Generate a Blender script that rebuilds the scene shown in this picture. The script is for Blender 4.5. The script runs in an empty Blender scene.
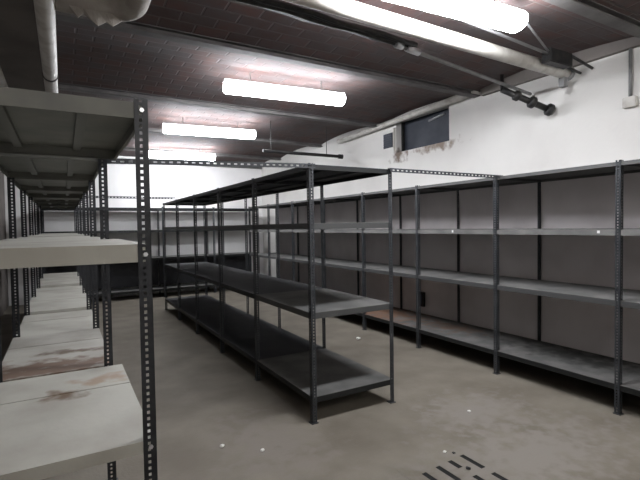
import bpy, bmesh, math, random
from mathutils import Matrix, Vector
random.seed(7)
C = bpy.context.scene.collection
# ------------------------------------------------------------ camera
F = Vector((0.49901494, 0.86603533, -0.03109483)).normalized()
U = Vector((0.02869355, 0.0193499, 0.99940095))
R = F.cross(U).normalized(); U = R.cross(F).normalized()
cam = bpy.data.objects.new('camera', bpy.data.cameras.new('camera'))
C.objects.link(cam)
cam.matrix_world = Matrix(((R.x, U.x, -F.x, 0), (R.y, U.y, -F.y, 0), (R.z, U.z, -F.z, 1.6), (0, 0, 0, 1)))
cam.data.sensor_width = 36; cam.data.lens = 445.19 / 640 * 36; cam.data.clip_start = 0.02
bpy.context.scene.camera = cam
# ------------------------------------------------------------ world, exposure
w = bpy.data.worlds.new('world'); bpy.context.scene.world = w; w.use_nodes = True
w.node_tree.nodes['Background'].inputs[0].default_value = (.75, .8, .9, 1)
w.node_tree.nodes['Background'].inputs[1].default_value = 0.05
vs = bpy.context.scene.view_settings
vs.view_transform = 'Standard'; vs.look = 'None'; vs.gamma = 1; vs.use_curve_mapping = False
vs.exposure = 2.95
LAMP = 8.5

# ------------------------------------------------------------ materials
def mat(name, col, rough=.6, metal=0, col2=None, scale=4, detail=6, lo=.4, hi=.65, bump=0, bscale=30,
        emit=None, estr=0, spots=None):
    """two-tone noise material; spots = list of (centre, radius, colour) stains in world metres"""
    m = bpy.data.materials.new(name); m.use_nodes = True
    nt = m.node_tree; N = nt.nodes; L = nt.links
    b = N['Principled BSDF']
    b.inputs['Roughness'].default_value = rough; b.inputs['Metallic'].default_value = metal
    b.inputs['Base Color'].default_value = (*col, 1)
    geo = N.new('ShaderNodeNewGeometry')
    out = None
    if col2:
        n = N.new('ShaderNodeTexNoise'); n.inputs['Scale'].default_value = scale; n.inputs['Detail'].default_value = detail
        L.new(geo.outputs['Position'], n.inputs['Vector'])
        r = N.new('ShaderNodeValToRGB'); r.color_ramp.elements[0].position = lo; r.color_ramp.elements[1].position = hi
        r.color_ramp.elements[0].color = (*col, 1); r.color_ramp.elements[1].color = (*col2, 1)
        L.new(n.outputs['Fac'], r.inputs[0]); out = r.outputs[0]
    for (c, rad, sc) in (spots or []):
        d = N.new('ShaderNodeVectorMath'); d.operation = 'SUBTRACT'; L.new(geo.outputs['Position'], d.inputs[0]); d.inputs[1].default_value = c
        s = N.new('ShaderNodeVectorMath'); s.operation = 'DIVIDE'; L.new(d.outputs[0], s.inputs[0]); s.inputs[1].default_value = rad
        le = N.new('ShaderNodeVectorMath'); le.operation = 'LENGTH'; L.new(s.outputs[0], le.inputs[0])
        n2 = N.new('ShaderNodeTexNoise'); n2.inputs['Scale'].default_value = 9; n2.inputs['Detail'].default_value = 7
        L.new(geo.outputs['Position'], n2.inputs['Vector'])
        mu = N.new('ShaderNodeMath'); mu.operation = 'MULTIPLY_ADD'; L.new(n2.outputs['Fac'], mu.inputs[0]); mu.inputs[1].default_value = 3.2; L.new(le.outputs['Value'], mu.inputs[2])
        mr = N.new('ShaderNodeMapRange'); mr.inputs['From Min'].default_value = 2.65; mr.inputs['From Max'].default_value = 1.85
        L.new(mu.outputs[0], mr.inputs['Value'])
        mx = N.new('ShaderNodeMix'); mx.data_type = 'RGBA'
        L.new(mr.outputs[0], mx.inputs['Factor'])
        if out: L.new(out, mx.inputs['A'])
        else: mx.inputs['A'].default_value = (*col, 1)
        mx.inputs['B'].default_value = (*sc, 1)
        out = mx.outputs['Result']
    if out: L.new(out, b.inputs['Base Color'])
    if bump:
        n = N.new('ShaderNodeTexNoise'); n.inputs['Scale'].default_value = bscale; n.inputs['Detail'].default_value = 8
        L.new(geo.outputs['Position'], n.inputs['Vector'])
        bp = N.new('ShaderNodeBump'); bp.inputs['Strength'].default_value = bump; bp.inputs['Distance'].default_value = .01
        L.new(n.outputs['Fac'], bp.inputs['Height']); L.new(bp.outputs[0], b.inputs['Normal'])
    if emit:
        b.inputs['Emission Color'].default_value = (*emit, 1); b.inputs['Emission Strength'].default_value = estr
    return m

def brick_mat():
    m = bpy.data.materials.new('vault brick'); m.use_nodes = True
    N = m.node_tree.nodes; L = m.node_tree.links; b = N['Principled BSDF']; b.inputs['Roughness'].default_value = .9
    geo = N.new('ShaderNodeNewGeometry')
    br = N.new('ShaderNodeTexBrick'); br.inputs['Scale'].default_value = 1
    br.inputs['Brick Width'].default_value = .30; br.inputs['Row Height'].default_value = .15; br.inputs['Mortar Size'].default_value = .012
    br.inputs['Mortar Smooth'].default_value = .5
    br.inputs['Color1'].default_value = (.098, .050, .043, 1); br.inputs['Color2'].default_value = (.058, .035, .033, 1)
    br.inputs['Mortar'].default_value = (.092, .072, .066, 1)
    L.new(geo.outputs['Position'], br.inputs['Vector'])
    n = N.new('ShaderNodeTexNoise'); n.inputs['Scale'].default_value = 2.6; n.inputs['Detail'].default_value = 9; n.inputs['Roughness'].default_value = .72
    L.new(geo.outputs['Position'], n.inputs['Vector'])
    r = N.new('ShaderNodeValToRGB'); r.color_ramp.elements[0].position = .38; r.color_ramp.elements[1].position = .62
    L.new(n.outputs['Fac'], r.inputs[0])
    mx = N.new('ShaderNodeMix'); mx.data_type = 'RGBA'; L.new(r.outputs[0], mx.inputs['Factor']); L.new(br.outputs['Color'], mx.inputs['A'])
    mx.inputs['B'].default_value = (.074, .062, .061, 1)
    L.new(mx.outputs['Result'], b.inputs['Base Color'])
    bp = N.new('ShaderNodeBump'); bp.inputs['Strength'].default_value = .6; bp.inputs['Distance'].default_value = .02
    L.new(br.outputs['Fac'], bp.inputs['Height']); bp.invert = True; L.new(bp.outputs[0], b.inputs['Normal'])
    return m

M = {}
M['brick'] = brick_mat()
M['floor'] = mat('concrete floor', (0.149, 0.129, 0.101), .75, 0, (0.206, 0.185, 0.148), 2.4, 10, .36, .68, .3, 45,
                 spots=[((2.7, 1.9, 0), (1.1, .5, 1), (0.215, 0.195, 0.169)), ((3.0, 2.6, 0), (.6, .4, 1), (0.210, 0.190, 0.165)), ((1.3, 3.0, 0), (.4, .6, 1), (0.195, 0.172, 0.145))])
M['wall'] = mat('white painted wall', (0.736, 0.722, 0.693), .8, 0, (0.662, 0.644, 0.617), 1.3, 7, .45, .72, .15, 25,
                spots=[((4.8, 4.9, 2.78), (1, .5, .10), (0.276, 0.221, 0.180)), ((4.8, 5.7, 2.74), (1, .22, .12), (0.202, 0.156, 0.126))])
M['wallb'] = mat('white painted back wall', (.80, .79, .78), .8, 0, (.72, .71, .70), 1.1, 7, .45, .7, .15, 25)
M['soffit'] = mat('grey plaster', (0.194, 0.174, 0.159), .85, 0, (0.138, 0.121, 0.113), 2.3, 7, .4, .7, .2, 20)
M['beam'] = mat('painted beam', (0.112, 0.105, 0.101), .7, 0, (0.071, 0.065, 0.064), 5, 7, .4, .65)
M['post'] = mat('dark slotted steel', (0.031, 0.034, 0.039), .5, .35, (0.051, 0.054, 0.058), 12, 4)
M['deck'] = mat('grey steel deck', (0.080, 0.080, 0.078), .55, .25, (0.108, 0.106, 0.103), 5, 7, .4, .7)
M['deckdust'] = mat('dusty steel deck', (0.117, 0.117, 0.113), .7, .1, (0.186, 0.181, 0.172), 4, 8, .38, .66)
M['top'] = mat('beige grey steel deck', (0.158, 0.158, 0.139), .6, .1, (0.116, 0.116, 0.106), 5, 7, .45, .7)
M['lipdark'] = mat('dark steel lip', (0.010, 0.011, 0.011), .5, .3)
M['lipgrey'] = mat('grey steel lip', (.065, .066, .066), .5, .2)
M['shadedeck'] = mat('shade-darkened steel deck', (.024, .025, .029), .6, .2, (.036, .036, .04), 5, 6)  # near-black tone paints shade on middle-row decks and low on the back row
M['panel'] = mat('grey steel back panel', (0.661, 0.621, 0.621), .6, .1, (0.555, 0.515, 0.515), 1.5, 5)
M['tubenear'] = mat('lit near lamp diffuser', (.9, .9, .9), .4, emit=(.93, .95, 1), estr=LAMP * 1.35)
M['postdark'] = mat('near black slotted steel', (.014, .015, .018), .45, .3, (.028, .03, .034), 12, 4)
M['tubefill'] = mat('dim fill lamp diffuser', (.9, .9, .9), .4, emit=(1, .97, .93), estr=LAMP * .38)  # weak glow for the added fill lamps behind the camera
M['middeck'] = mat('shade-darkened dusty deck', (.090, .090, .086), .7, .1, (.145, .141, .134), 4, 8, .38, .66)  # dusty deck tone lowered to paint shade in the first middle bay
M['rib'] = mat('grey steel rib', (0.126, 0.126, 0.114), .55, .2)
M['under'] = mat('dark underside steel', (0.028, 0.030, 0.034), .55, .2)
M['board'] = mat('pale dusty shelf board', (0.391, 0.382, 0.337), .7, 0, (0.308, 0.293, 0.256), 3, 8, .4, .68, .1, 30,
                 spots=[((-.02, 2.60, .75), (.11, .09, 1), (.12, .075, .042)), ((.16, 2.78, .75), (.16, .10, 1), (.30, .23, .17))])
M['board2'] = mat('brown stained shelf board', (0.374, 0.360, 0.320), .7, 0, (0.279, 0.266, 0.233), 3, 8, .4, .68, .1, 30,
                 spots=[((-.08, 3.12, .75), (.95, .30, 1), (.135, .085, .058)), ((.02, 3.55, .75), (.22, .07, 1), (0.113, 0.081, 0.058)), ((-.2, 4.5, .75), (.2, .06, 1), (0.130, 0.105, 0.079))])
M['lowdeck'] = mat('dusty bottom deck', (0.078, 0.078, 0.075), .8, 0, (0.130, 0.124, 0.118), 5, 9, .38, .62,
                   spots=[((4.3, 5.5, .25), (.7, .9, 1), (.17, .095, .06)), ((4.4, 4.2, .25), (.3, .5, 1), (0.114, 0.078, 0.058)), ((4.45, 2.6, .25), (.3, .7, 1), (.03, .03, .028))])
M['pipe'] = mat('white painted pipe', (.60, .58, .54), .55, 0, (.42, .39, .35), 8, 6, .45, .7)
M['lag'] = mat('peeling pipe lagging', (0.364, 0.336, 0.301), .85, 0, (0.231, 0.203, 0.182), 6, 8, .4, .7, .5, 20)
M['gpipe'] = mat('grey pipe', (0.238, 0.238, 0.238), .5, .2, (0.182, 0.182, 0.182), 9, 4)
M['dark'] = mat('dark iron', (0.018, 0.018, 0.019), .5, .4, (0.036, 0.034, 0.031), 15, 5)
M['brass'] = mat('dull fitting', (.22, .21, .19), .45, .6)
M['void'] = mat('dark vent metal', (0.027, 0.033, 0.048), .6, .2, (0.048, 0.054, 0.069), 3, 6)
M['fixture'] = mat('white lamp batten', (.7, .7, .7), .4)
M['tube'] = mat('lit lamp diffuser', (.9, .9, .9), .4, emit=(.93, .95, 1), estr=LAMP)
M['black'] = mat('black hole', (.008, .008, .008), .9)
M['chip'] = mat('white plaster', (.8, .79, .75), .8)
M['tag'] = mat('white paper tag', (.8, .8, .78), .7)
M['zinc'] = mat('bright zinc bolt', (.6, .6, .62), .35, .8)

# ------------------------------------------------------------ mesh helpers
class MB:
    def __init__(s): s.v = []; s.f = []
    def box(s, a, b):
        x0, y0, z0 = a; x1, y1, z1 = b; n = len(s.v)
        s.v += [(x0, y0, z0), (x1, y0, z0), (x1, y1, z0), (x0, y1, z0), (x0, y0, z1), (x1, y0, z1), (x1, y1, z1), (x0, y1, z1)]
        s.f += [tuple(n + i for i in q) for q in ((0, 3, 2, 1), (4, 5, 6, 7), (0, 1, 5, 4), (1, 2, 6, 5), (2, 3, 7, 6), (3, 0, 4, 7))]
        return s
    def tube(s, pts, r, seg=16, cap=True):
        pts = [Vector(p) for p in pts]; rr = r if isinstance(r, (list, tuple)) else [r] * len(pts)
        rings = []; up = None
        for i, p in enumerate(pts):
            d = (pts[min(i + 1, len(pts) - 1)] - pts[max(i - 1, 0)]).normalized()
            if up is None:
                up = Vector((0, 0, 1)) if abs(d.z) < .9 else Vector((1, 0, 0))
            a = d.cross(up).normalized(); up = a.cross(d).normalized()
            n = len(s.v)
            s.v += [tuple(p + (a * math.cos(t) + up * math.sin(t)) * rr[i]) for t in [2 * math.pi * k / seg for k in range(seg)]]
            rings.append(n)
        for a, b in zip(rings, rings[1:]):
            for k in range(seg):
                s.f.append((a + k, b + k, b + (k + 1) % seg, a + (k + 1) % seg))
        if cap:
            s.f.append(tuple(rings[0] + k for k in range(seg))); s.f.append(tuple(rings[-1] + k for k in reversed(range(seg))))
        return s
    def mesh(s, name, m, smooth=False, bevel=0):
        me = bpy.data.meshes.new(name); me.from_pydata([tuple(v) for v in s.v], [], s.f)
        bm = bmesh.new(); bm.from_mesh(me); bmesh.ops.recalc_face_normals(bm, faces=bm.faces)
        if bevel: bmesh.ops.bevel(bm, geom=bm.edges[:], offset=bevel, segments=2, affect='EDGES')
        bm.to_mesh(me); bm.free(); me.materials.append(m)
        if smooth:
            for p in me.polygons: p.use_smooth = len(p.vertices) == 4
        return me
    def obj(s, name, m, parent=None, smooth=False, bevel=0, loc=(0, 0, 0)):
        return link(name, s.mesh(name, m, smooth, bevel), parent, loc)

def link(name, me, parent=None, loc=(0, 0, 0)):
    o = bpy.data.objects.new(name, me); C.objects.link(o); o.location = loc; o.parent = parent
    return o
def tag(o, label, cat, group=None):
    o['label'] = label; o['category'] = cat
    if group: o['group'] = group
    return o
def thing(name, label, cat, loc=(0, 0, 0), group=None, rz=0):
    o = bpy.data.objects.new(name, None); C.objects.link(o); o.location = loc; o.rotation_euler.z = rz
    return tag(o, label, cat, group)
def struct(o):
    o['kind'] = 'structure'; return o
def arc(c, r, a0, a1, ax1, ax2, n=8):
    c = Vector(c); a = Vector(ax1); b = Vector(ax2)
    return [c + a * r * math.cos(a0 + (a1 - a0) * i / n) + b * r * math.sin(a0 + (a1 - a0) * i / n) for i in range(n + 1)]

# ------------------------------------------------------------ room shell
XW, YB, XL, YN, ZC = 4.8, 11.5, -1.05, -2.2, 3.35
struct(MB().box((XL - .2, YN - .2, -.2), (XW + .4, YB + .2, 0)).obj('floor', M['floor']))
# right wall with an opening near the ceiling
oy0, oy1, oz0, oz1 = 4.60, 5.76, 2.79, 3.30
b = MB()
b.box((XW, YN, 0), (XW + .4, YB, oz0)); b.box((XW, YN, oz0), (XW + .4, oy0, ZC + .35)); b.box((XW, oy1, oz0), (XW + .4, YB, ZC + .35))
b.box((XW, oy0, oz1), (XW + .4, oy1, ZC + .35))
struct(b.obj('wall_right', M['wall']))
struct(MB().box((XL - .2, YB, 0), (XW + .4, YB + .2, ZC + .35)).obj('wall_back', M['wallb']))
struct(MB().box((XL - .2, YN, 0), (XL, YB, ZC + .35)).obj('wall_left', M['soffit']))
struct(MB().box((XL - .2, YN - .2, 0), (XW + .4, YN, ZC + .35)).obj('wall_near', M['wallb']))
# vaulted brick ceiling: shallow barrels between beams that run across the room
BY = [2.05 + 2.05 * k for k in range(-2, 5)]
edges = [YN] + [y for y in BY if YN < y < YB] + [YB]
v = []; f = []
for y0, y1 in zip(edges, edges[1:]):
    n = len(v); S = 14; rise = .07 * min(1, (y1 - y0) / 2.05)
    for i in range(S + 1):
        t = i / S; y = y0 + (y1 - y0) * t; z = ZC - .02 + rise * (1 - (2 * t - 1) ** 2)
        v += [(XL - .1, y, z), (XW + .1, y, z), (XW + .1, y, z + .12), (XL - .1, y, z + .12)]
    for i in range(S):
        a = n + 4 * i
        for k in range(4):
            f.append((a + k, a + (k + 1) % 4, a + 4 + (k + 1) % 4, a + 4 + k))
b = MB(); b.v = v; b.f = f
struct(b.obj('ceiling', M['brick']))
for y in BY:
    if y < YN + .1 or y > YB - .1: continue
    b = MB()
    b.box((XL, y - .055, ZC - .075), (XW, y + .055, ZC - .062)); b.box((XL, y - .006, ZC - .062), (XW, y + .006, ZC + .03))
    b.box((XL, y - .055, ZC - .02), (XW, y + .055, ZC - .008))
    o = b.obj('trim_1', M['beam']); struct(o)
struct(MB().box((XL, YN, 3.09), (-.10, YB, ZC + .1)).obj('trim_2', M['soffit']))
# lighter mortar haunch strip where the right wall meets the vault
struct(MB().box((XW - .06, YN, ZC - .09), (XW, oy0 - .6, ZC + .14)).obj('trim_3', M['soffit']))

# ------------------------------------------------------------ lamps
def diffuser(m):
    b = MB(); prof = [(-.07, .045), (-.085, .02), (-.085, -.015), (-.06, -.05), (-.02, -.064), (.02, -.064), (.06, -.05), (.085, -.015), (.085, .02), (.07, .045)]
    n = len(prof)
    for x, k in ((-.75, .8), (-.73, 1), (.73, 1), (.75, .8)): b.v += [(x, y * k * 1.12, z * k * 1.12) for y, z in prof]
    for r in range(3):
        for i in range(n): b.f.append((r * n + i, r * n + (i + 1) % n, (r + 1) * n + (i + 1) % n, (r + 1) * n + i))
    b.f += [tuple(range(n)), tuple(3 * n + i for i in reversed(range(n)))]
    return b.mesh('diffuser', m)
dif_me = diffuser(M['tube']); near_me = diffuser(M['tubenear']); fill_me = diffuser(M['tubefill'])
bat_me = MB().box((-.76, -.05, .05), (.76, .05, .082)).mesh('batten', M['fixture'], bevel=.006)
rod_me = MB().tube([(0, 0, .08), (0, 0, .2)], .005, 8).mesh('hanger', M['gpipe'])
def lamp(x, y, z, rz, label, me=None):
    t = thing('ceiling_light', label, 'light', (x, y, z), 'fluorescent ceiling lights', rz)
    link('batten', bat_me, t); link('diffuser', me or dif_me, t)
    for s in (-1, 1): link('hanger', rod_me, t, (s * .45, 0, 0))
lamp(2.44, 2.35, 3.19, -0.06, 'lit white fluorescent ceiling light nearest the camera, cut off by the top of the photo', near_me)
lamp(2.37, 4.85, 3.19, -0.10, 'lit white fluorescent ceiling light above the near end of the middle shelving row')
lamp(2.17, 7.34, 3.19, -0.10, 'lit white fluorescent ceiling light, second from the back wall')
lamp(2.27, 10.03, 3.19, -0.10, 'lit white fluorescent ceiling light farthest away, low in view beside the left shelving post')

lamp(.6, -1.0, 3.10, 0, 'added dim fill light behind the camera, toward the left', fill_me)  # unseen fill lamp, added to brighten the left shelving fronts
lamp(3.6, -1.0, 3.10, 0, 'added dim fill light behind the camera by the right wall', fill_me)  # second unseen fill lamp, also added for extra light
# ------------------------------------------------------------ shelving kit
W, T, PITCH = .048, .003, .025
def post_mesh(H, sx, sy, W=.041, m=None, holes=True):
    """perforated steel angle, its outer corner at the origin, flanges running to +sx and +sy"""
    b = MB()
    hw = .0055
    for ax, s in ((0, sx), (1, sy)):
        def bx(u0, u1, z0, z1):
            u = sorted((s * u0, s * u1)); other = sorted((0, T * (sy if ax == 0 else sx)))
            if ax == 0: b.box((u[0], other[0], z0), (u[1], other[1], z1))
            else: b.box((other[0], u[0], z0), (other[1], u[1], z1))
        if not holes:
            bx(0, W, 0, H); continue
        c = W * .55
        bx(0, c - hw, 0, H); bx(c + hw, W, 0, H)
        z = 0
        while z < H - .012:
            bx(c - hw, c + hw, z, min(z + PITCH - .013, H)); z += PITCH
    return b.mesh('post', m or M['post'])
H = 2.10
PM = {(H, sx, sy): post_mesh(H, sx, sy) for sx in (-1, 1) for sy in (-1, 1)}
PMD = {(H, sx, sy): post_mesh(H, sx, sy, .050, M['postdark']) for sx in (-1, 1) for sy in (-1, 1)}
FOOT = MB().box((-.03, -.03, 0), (.03, .03, .006)).mesh('foot_plate', M['post'])
def post(parent, x, y, sx, sy, pm=None):
    p = link('post', (pm or PM)[(H, sx, sy)], parent, (x, y, .004))
    link('foot_plate', FOOT, p, (sx * .018, sy * .018, -.004 + .0))
    return p
SH = {}
def shelf_mesh(wx, ly, lip, m, planks=1, lm=None):
    key = (round(wx, 3), round(ly, 3), lip, m.name, planks, lm and lm.name)
    if key in SH: return SH[key]
    b = MB(); g = .004
    for k in range(planks):
        y0 = ly * k / planks; y1 = ly * (k + 1) / planks - (g if planks > 1 else 0)
        b.box((0, y0, -.004), (wx, y1, 0 if k % 2 == 0 else -.0015))
    t = .0025
    b.box((0, 0, -lip), (wx, t, -.004)); b.box((0, ly - t, -lip), (wx, ly, -.004))
    b.box((0, t, -lip), (t, ly - t, -.004)); b.box((wx - t, t, -lip), (wx, ly - t, -.004))
    b.box((t, t, -lip), (wx - t, .016, -lip + t)); b.box((t, ly - .016, -lip), (wx - t, ly - t, -lip + t))
    b.box((t, .016, -lip), (.016, ly - .016, -lip + t)); b.box((wx - .016, .016, -lip), (wx - t, ly - .016, -lip + t))
    me = b.mesh('shelf', m)
    if lm:
        me.materials.append(lm)
        for p in me.polygons:
            if p.center.z < -.0041: p.material_index = 1
    SH[key] = me; return me
RB = {}
def rib_mesh(ly, m):
    key = (round(ly, 3), m.name)
    if key not in RB: RB[key] = MB().box((-.02, .02, -.026), (.02, ly - .02, -.0045)).mesh('stiffener', m)
    return RB[key]
def shelf(parent, x, y, z, wx, ly, m, lip=.05, ribs=False, planks=1, rm=None, lm=None, label=None):
    s = link('shelf', shelf_mesh(wx, ly, lip, m, planks, lm), parent, (x, y, z))
    if label: s['label'] = label
    if ribs:
        for fx in (.3, .7): link('stiffener', rib_mesh(ly, rm or M['rib']), s, (wx * fx, 0, 0))
    return s
def row(parent, x0, x1, ys, levels, e=.004, rest=None):
    """shelving row running away from the camera: posts at every y, one shelf per bay and level"""
    wx = x1 - x0
    for i, y in enumerate(ys):
        last = i == len(ys) - 1
        post(parent, x0, y, 1, -1 if last else 1); post(parent, x1, y, -1, -1 if last else 1)
    for bi, (y0, y1) in enumerate(zip(ys, ys[1:])):
        for lv in (levels if bi == 0 or not rest else rest):
            z, m = lv[0], lv[1]; kw = lv[2] if len(lv) > 2 else {}
            shelf(parent, x0 + e, y0 + e, z, wx - 2 * e, (y1 - y0) - 2 * e if y1 == ys[-1] else (y1 - y0) - .002, m, **kw)

# middle row, free standing
YM = 3.12
t = thing('shelving_unit', 'long free-standing dark steel shelving row in the middle of the room', 'shelving', (0, 0, 0), 'steel shelving rows')
row(t, 1.705, 2.545, [YM + 1.202 * k for k in range(6)],
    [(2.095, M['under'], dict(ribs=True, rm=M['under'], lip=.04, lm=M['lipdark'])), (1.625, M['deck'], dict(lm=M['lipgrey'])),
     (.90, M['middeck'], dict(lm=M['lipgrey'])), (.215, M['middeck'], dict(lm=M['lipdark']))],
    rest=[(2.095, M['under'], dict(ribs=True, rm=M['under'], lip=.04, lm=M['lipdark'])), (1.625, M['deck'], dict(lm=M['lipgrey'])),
          (.90, M['shadedeck'], dict(lm=M['lipdark'])), (.215, M['shadedeck'], dict(lm=M['lipdark']))])  # decks past the first bay carry the shelf shadow in their colour
# right row against the white wall
t = thing('shelving_unit', 'long steel shelving row standing against the white right-hand wall', 'shelving', (0, 0, 0), 'steel shelving rows')
RY = [1.925 + 1.202 * k for k in range(-1, 8)]
row(t, 3.945, 4.70, RY,
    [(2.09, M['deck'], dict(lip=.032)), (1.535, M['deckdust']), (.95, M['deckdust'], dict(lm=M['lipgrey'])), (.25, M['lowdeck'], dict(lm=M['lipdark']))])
for y0 in RY[:-1]:
    MB().box((4.703, y0 + .004, .2), (4.707, y0 + 1.198, 2.06)).obj('back_sheet', M['panel'], t)
o = MB().box((-.001, -.012, -.014), (0, .012, .014)).obj('price_tag', M['tag'], t, loc=(3.948, 3.74, 1.515)); o['label'] = 'small white tag on the shelf edge'
o = MB().box((-.001, -.012, -.012), (0, .012, .012)).obj('price_tag', M['tag'], t, loc=(3.948, 2.10, 1.515)); o['label'] = 'small white tag on the shelf edge'
# left row: shared posts, boards of slightly different widths and heights
t = thing('shelving_unit', 'perforated steel shelving row at left with pale dusty boards, nearest to the camera', 'shelving', (0, 0, 0), 'steel shelving rows')
LY = [1.855, 3.05, 4.25, 5.45, 6.65, 7.85, 9.05, 10.25]
for i, y in enumerate(LY):
    last = i == len(LY) - 1
    post(t, -.42 if i == 0 else -.37, y, 1, -1 if last else 1, PMD)
    post(t, .30 if i == 0 else .247, y, -1, -1 if last else 1, PMD)
for i, (y0, y1) in enumerate(zip(LY, LY[1:])):
    xa, xb = (-.416, .294) if i == 0 else (-.366, .243)
    dz = [0, -.005, -.03, .0, -.025, .01, -.01][i]
    y0 += .004; ly = y1 - y0 - (.04 if i == 0 else .004)
    shelf(t, xa, y0, 2.09 if i == 0 else 2.07 + dz * .3, xb - xa, ly, M['top'], lip=.062 if i == 0 else .05, ribs=True)
    shelf(t, xa, y0, 1.54 + dz * .2, xb - xa, ly, M['board'], lip=.07 if i == 0 else .05)
    shelf(t, xa, y0, .76 + dz, xb - xa, ly, M['board2'] if i == 1 else M['board'], planks=3,
          label={0: 'pale dusty low shelf of three boards', 1: 'low shelf stained brown along its near edge'}.get(i))
    if i > 1: shelf(t, xa, y0, .2, xb - xa, ly, M['deckdust'])
for z in (2.06, 1.50, .735):
    MB().tube([(0, 0, 0), (0, -.008, 0)], .009, 6).obj('bolt', M['zinc'], t, loc=(.277, 1.853, z))
# back row along the back wall
t = thing('shelving_unit', 'steel shelving row standing along the white back wall', 'shelving', (0, 0, 0), 'steel shelving rows')
bx = [-.4 + 1.2 * k for k in range(5)]
for i, x in enumerate(bx):
    last = i == 4
    post(t, x, 10.8, -1 if last else 1, 1); post(t, x, 11.42, -1 if last else 1, -1)
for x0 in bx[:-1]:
    MB().box((x0 + .006, 11.40, .22), (x0 + 1.19, 11.404, .90)).obj('back_sheet', M['shadedeck'], t)  # dark sheets stand in for the shaded wall below the lower shelf
    for z, m in ((2.08, M['deck']), (1.57, M['deckdust']), (.93, M['deckdust']), (.2, M['deckdust'])):
        shelf(t, x0 + .004, 10.804, z, 1.196 if x0 < 3 else 1.192, .612, m, lm=M['lipdark'])

# tie bars: slotted angles bolted across the aisles at the post tops
def tie(x0, x1, y, z, label, zr=None):
    zr = z if zr is None else zr
    b = MB(); L = x1 - x0; n = int(L / .05)
    def bx(a0, a1, y0, y1, z0, z1): b.box((a0, y0, z0), (a1, y1, z1))
    bx(0, L, 0, .003, 0, .012); bx(0, L, 0, .003, .023, .035)
    for k in range(n):
        bx(k * .05, k * .05 + .026, 0, .003, .012, .023)
    bx(0, L, .003, .035, .032, .035)
    o = b.obj('tie_bar', M['post'], None, loc=(x0, y, z)); o.rotation_euler.y = -math.atan2(zr - z, L)
    return tag(o, label, 'tie bar', 'slotted tie bars across the aisles')
tie(2.50, 4.0, YM - .035, 2.066, 'slotted steel tie bar joining the middle row to the right-hand row')
tie(.25, 1.745, 3.082, 2.01, 'slotted steel tie bar from the left row to the near end of the middle row', 2.06)
tie(.27, 1.70, 7.94, 2.102, 'slotted steel tie bar across the left aisle, far end')

# ------------------------------------------------------------ pipes and ceiling services
o = MB().tube([(.9, 2.70, 3.17), (2.5, 2.74, 3.17), (4.66, 2.80, 3.17)], .062, 24).obj('ceiling_pipe', M['pipe'], smooth=True)
tag(o, 'thick white pipe running under the ceiling to the right wall, beside the nearest light', 'pipe')
MB().tube([(4.62, 2.80, 3.17), (4.68, 2.80, 3.17)], .074, 24).obj('end_collar', M['gpipe'], o, smooth=True)
MB().box((4.55, 2.77, 3.02), (4.62, 2.83, 3.12)).obj('bracket', M['gpipe'], o)
o = MB().tube([(4.72, 4.05, 3.33), (4.72, 5.6, 3.29), (4.72, 7.4, 3.25)], .048, 18).obj('wall_pipe', M['pipe'], smooth=True)
tag(o, 'long pale pipe running along the top of the right wall past the dark opening', 'pipe')
# left: lagged pipe that turns across the room
pts = [(.44, .2, 3.06), (.44, 2.95, 3.06)] + arc((.28, 3.10, 3.06), .16, 0, math.pi / 2, (1, 0, 0), (0, 1, 0), 8) + [(.15, 3.26, 3.06), (-.0, 3.26, 3.06)]
o = MB().tube(pts, .085, 24).obj('lagged_pipe', M['lag'], smooth=True)
tag(o, 'fat off-white lagged pipe with an elbow and peeling wrap at top left', 'pipe')
# torn flap of lagging
b = MB(); vv = []
prof = [(-.01, .0), (.05, -.045), (.09, -.012), (.15, -.05), (.19, -.075), (.25, -.04), (.30, -.06), (.36, -.02), (.40, .0)]
for x, dz in prof:
    for dy in (-.0, .012): vv += [(x * .8 + .08, 3.20 + dy, 2.995), (x * .8 + .08, 3.22 + dy, 2.985 + dz)]
b.v = vv; n = len(prof)
for i in range(n - 1):
    a = 4 * i; c = a + 4
    b.f += [(a, c, c + 1, a + 1), (a + 2, a + 3, c + 3, c + 2), (a + 1, c + 1, c + 3, a + 3), (a, a + 2, c + 2, c)]
o2 = b.obj('torn_wrap', M['lag'], o)
o = MB().tube([(-.06, .2, 3.0), (-.06, 3.6, 3.0), (-.06, 11.5, 3.0)], .057, 20).obj('ceiling_pipe', M['pipe'], smooth=True)
tag(o, 'white pipe running away from the camera above the left shelving', 'pipe')
for yy in (3.0, 4.7, 6.4): MB().tube([(-.06, yy, 3.0), (-.06, yy + .035, 3.0)], .062, 20).obj('pipe_clamp', M['beam'], o, smooth=True)
o = MB().tube([(-.47, .2, 3.0), (-.47, 11.5, 3.0)], .045, 18).obj('ceiling_pipe', M['pipe'], smooth=True)
tag(o, 'white pipe at the left photo edge above the shelving, mostly out of frame', 'pipe')
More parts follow.
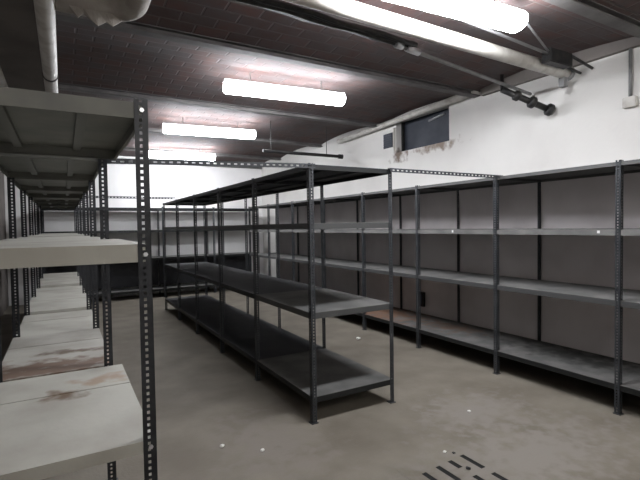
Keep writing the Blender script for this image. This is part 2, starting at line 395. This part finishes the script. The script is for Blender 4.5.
# dark cable bundle beside the thick white pipe
o = thing('cable_bundle', 'black cable bundle running beside the thick white ceiling pipe', 'cables')
for k, (dy, dz) in enumerate([(0, 0), (.03, .012), (.058, -.006), (.088, .01)]):
    pts = [(1.0 + i * .21, 2.84 + dy + i * .012 + .006 * math.sin(i * 1.7 + k), 3.15 + dz + .006 * math.cos(i * 2.1 + k)) for i in range(9)]
    MB().tube(pts, .020 + .004 * (k % 2), 8).obj('cable', M['dark'], o, smooth=True)
o = MB().tube([(2.5, 2.98, 3.13), (4.05, 3.20, 3.11), (4.76, 3.30, 3.10)], .018, 12).obj('ceiling_pipe', M['gpipe'], smooth=True)
tag(o, 'thin grey pipe on the far side of the thick white ceiling pipe', 'pipe')
MB().tube([(2.62, 2.995, 3.13), (2.78, 3.02, 3.128)], .03, 12).obj('coupling', M['zinc'], o, smooth=True)
MB().tube([(2.38 + .1, 2.975, 3.13), (2.56, 2.985, 3.13)], .03, 12).obj('coupling', M['zinc'], o, smooth=True)
# valve pipe by the wall
o = thing('valve_pipe', 'dark iron pipe with valve couplings ending in front of the right wall', 'pipe')
a = Vector((4.22, 3.27, 3.07)); c = Vector((4.73, 3.02, 2.84))
P = lambda t: a.lerp(c, t)
MB().tube([P(0), P(1)], .034, 14).obj('pipe_run', M['dark'], o, smooth=True)
MB().tube([P(0) + Vector((0, 0, .16)), P(0) + Vector((0, 0, .02)), P(.02)], .022, 12).obj('riser', M['dark'], o, smooth=True)
for t0, r in ((.24, .055), (.55, .064), (.9, .066)):
    MB().tube([P(t0), P(t0 + .02), P(t0 + .09), P(t0 + .11)], [r * .8, r, r, r * .8], 12).obj('coupling', M['dark'], o, smooth=True)
MB().tube([P(1.01), P(1.03)], .046, 14).obj('end_cap', M['brass'], o, smooth=True)
for t0 in (.34, .62):
    MB().tube([P(t0) + Vector((0, 0, .035)), P(t0) + Vector((-.02, -.02, .075))], .014, 8).obj('valve_handle', M['brass'], o)
# dark junction box and stub rods at the ceiling/wall corner
o = thing('junction_box', 'dark junction box at the ceiling edge by the right wall', 'box')
MB().box((4.06, 2.60, 3.14), (4.42, 2.70, 3.27)).obj('box_body', M['dark'], o, bevel=.008)
MB().tube([(1.9, 2.56, 3.30), (4.06, 2.64, 3.22)], .014, 10).obj('conduit', M['gpipe'], o, smooth=True)
MB().tube([(3.3, 2.36, 3.28), (4.06, 2.63, 3.24)], .010, 10).obj('conduit', M['gpipe'], o, smooth=True)
for a, c, wd in (((4.40, 2.60, 3.24), (4.76, 2.60, 3.18), 'nearer'), ((4.40, 2.72, 3.20), (4.74, 2.71, 3.16), 'farther')):
    o = MB().tube([a, c], .014, 10).obj('hanger_rod', M['dark'], smooth=True)
    tag(o, f'short dark rod from junction box to the right wall, {wd} of the two', 'rod')
# far pipe end in front of the wall
o = MB().tube([(2.95, 7.0, 2.885), (4.50, 7.0, 2.885)], .028, 14).obj('ceiling_pipe', M['dark'], smooth=True)
tag(o, 'dark pipe with a blunt end above the middle row, in front of the right wall', 'pipe')
MB().tube([(4.46, 7.0, 2.885), (4.54, 7.0, 2.885)], .042, 14).obj('end_cap', M['dark'], o, smooth=True)
for x in (3.1, 4.2): MB().tube([(x, 7.0, 2.9), (x, 7.0, 3.48)], .006, 8).obj('hanger', M['dark'], o)
# pipe high on the back wall
o = MB().tube([(-.1, 11.44, 3.22), (4.78, 11.44, 3.22)], .03, 12).obj('wall_pipe', M['gpipe'], smooth=True)
tag(o, 'grey pipe along the top of the back wall', 'pipe')
# beam-side conduit near the right top corner
o = thing('conduit_drop', 'grey conduit dropping down the right wall to a switch box, upper right', 'conduit')
MB().tube([(4.775, 2.25, 3.26), (4.775, 2.25, 2.80)], .016, 10).obj('conduit', M['gpipe'], o, smooth=True)
MB().box((4.745, 2.19, 2.70), (4.798, 2.31, 2.80)).obj('switch_box', M['pipe'], o, bevel=.006)
# vent grille and white conduit left of the opening
o = thing('vent_grille', 'small dark square vent grille high on the right wall beside the opening', 'vent')
MB().box((4.785, 5.85, 2.90), (4.799, 6.08, 3.14)).obj('back_plate', M['void'], o)
for k in range(6): MB().box((4.775, 5.86, 2.915 + k * .037), (4.785, 6.07, 2.93 + k * .037)).obj('slat', M['void'], o)
o = MB().tube([(4.77, 5.78, 3.2), (4.77, 5.78, 2.80)], .014, 10).obj('conduit', M['pipe'], smooth=True)
tag(o, 'short white vertical conduit between the vent grille and dark opening', 'conduit')
# dark ducting filling the opening
o = thing('opening_panel', 'dark blue-grey metal panel set inside the opening high on the right wall', 'panel')
MB().box((XW + .14, oy0 + .002, oz0 + .002), (XW + .16, oy1 - .002, oz1 - .002)).obj('panel', M['void'], o)
MB().box((XW + .10, oy0 + .01, oz0 + .01), (XW + .14, oy0 + .05, oz1 - .01)).obj('panel_frame', M['dark'], o)
MB().box((XW + .10, oy1 - .05, oz0 + .01), (XW + .14, oy1 - .01, oz1 - .01)).obj('panel_frame', M['dark'], o)
MB().tube([(4.925, 4.82, 3.23), (4.925, 5.14, 3.195)], .016, 8).obj('metal_strip', M['zinc'], o, smooth=True)
# socket on the wall behind the right row
o = thing('wall_socket', 'dark socket box low on the grey panels behind the right shelving row', 'socket')
MB().box((4.66, 5.0, .36), (4.70, 5.14, .58)).obj('box_body', M['dark'], o, bevel=.006)
MB().box((4.653, 5.03, .40), (4.66, 5.11, .54)).obj('cover', M['void'], o)

# ------------------------------------------------------------ floor drain and debris
o = thing('floor_drain', 'concrete floor drain cover with black slots at the bottom of the photo', 'drain')
b = MB(); slots = [(1.965, 1.80, 2.12), (2.095, 1.94, 2.13), (2.215, 2.04, 2.14), (2.34, 1.96, 2.15)]
slots2 = [(2.215, 1.74, 1.93), (2.34, 1.70, 1.89)]
x = 1.84; ys = (1.62, 2.24)
allx = sorted(set(s[0] for s in slots))
for sx in allx:
    b.box((x, ys[0], .0), (sx - .02, ys[1], .003)); x = sx + .02
    segs = sorted([(s[1], s[2]) for s in slots + slots2 if s[0] == sx]); yy = ys[0]
    for a, c in segs:
        b.box((sx - .02, yy, 0), (sx + .02, a, .003)); yy = c
    b.box((sx - .02, yy, 0), (sx + .02, ys[1], .003))
b.box((x, ys[0], 0), (2.47, ys[1], .003))
b.obj('cover', M['floor'], o)
MB().box((1.85, 1.63, .0005), (2.46, 2.23, .0012)).obj('pit', M['black'], o)
def lump(name, p, r, m, label, cat):
    bm = bmesh.new(); bmesh.ops.create_icosphere(bm, subdivisions=2, radius=r)
    for v_ in bm.verts: v_.co *= random.uniform(.7, 1.2); v_.co.z *= .5
    zmin = min(v_.co.z for v_ in bm.verts)
    me = bpy.data.meshes.new(name); bm.to_mesh(me); bm.free(); me.materials.append(m)
    o = link(name, me, None, (p[0], p[1], p[2] - zmin)); return tag(o, label, cat)
lump('plaster_chip', (2.27, 2.235, .003), .014, M['chip'], 'white plaster chip beside the floor drain slots', 'debris')
lump('gravel_bit', (2.31, 2.19, .003), .012, M['dark'], 'dark gravel bit next to the white chip by the drain', 'debris')
lump('gravel_bit', (2.24, 2.00, .003), .016, M['dark'], 'dark gravel bit lying among the drain slots', 'debris')
lump('plaster_chip', (3.55, 5.12, 0), .035, M['chip'], 'white plaster chip on the aisle floor between middle and right rows', 'debris')
lump('plaster_chip', (1.19, 2.93, 0), .016, M['chip'], 'white plaster chip on the floor left of the middle row, nearer one to it', 'debris')
lump('plaster_chip', (.96, 3.14, 0), .018, M['chip'], 'white plaster chip on the left aisle floor, closest to the left shelving', 'debris')
lump('plaster_chip', (2.95, 2.62, 0), .016, M['chip'], 'white plaster chip on open floor in front of the right row', 'debris')
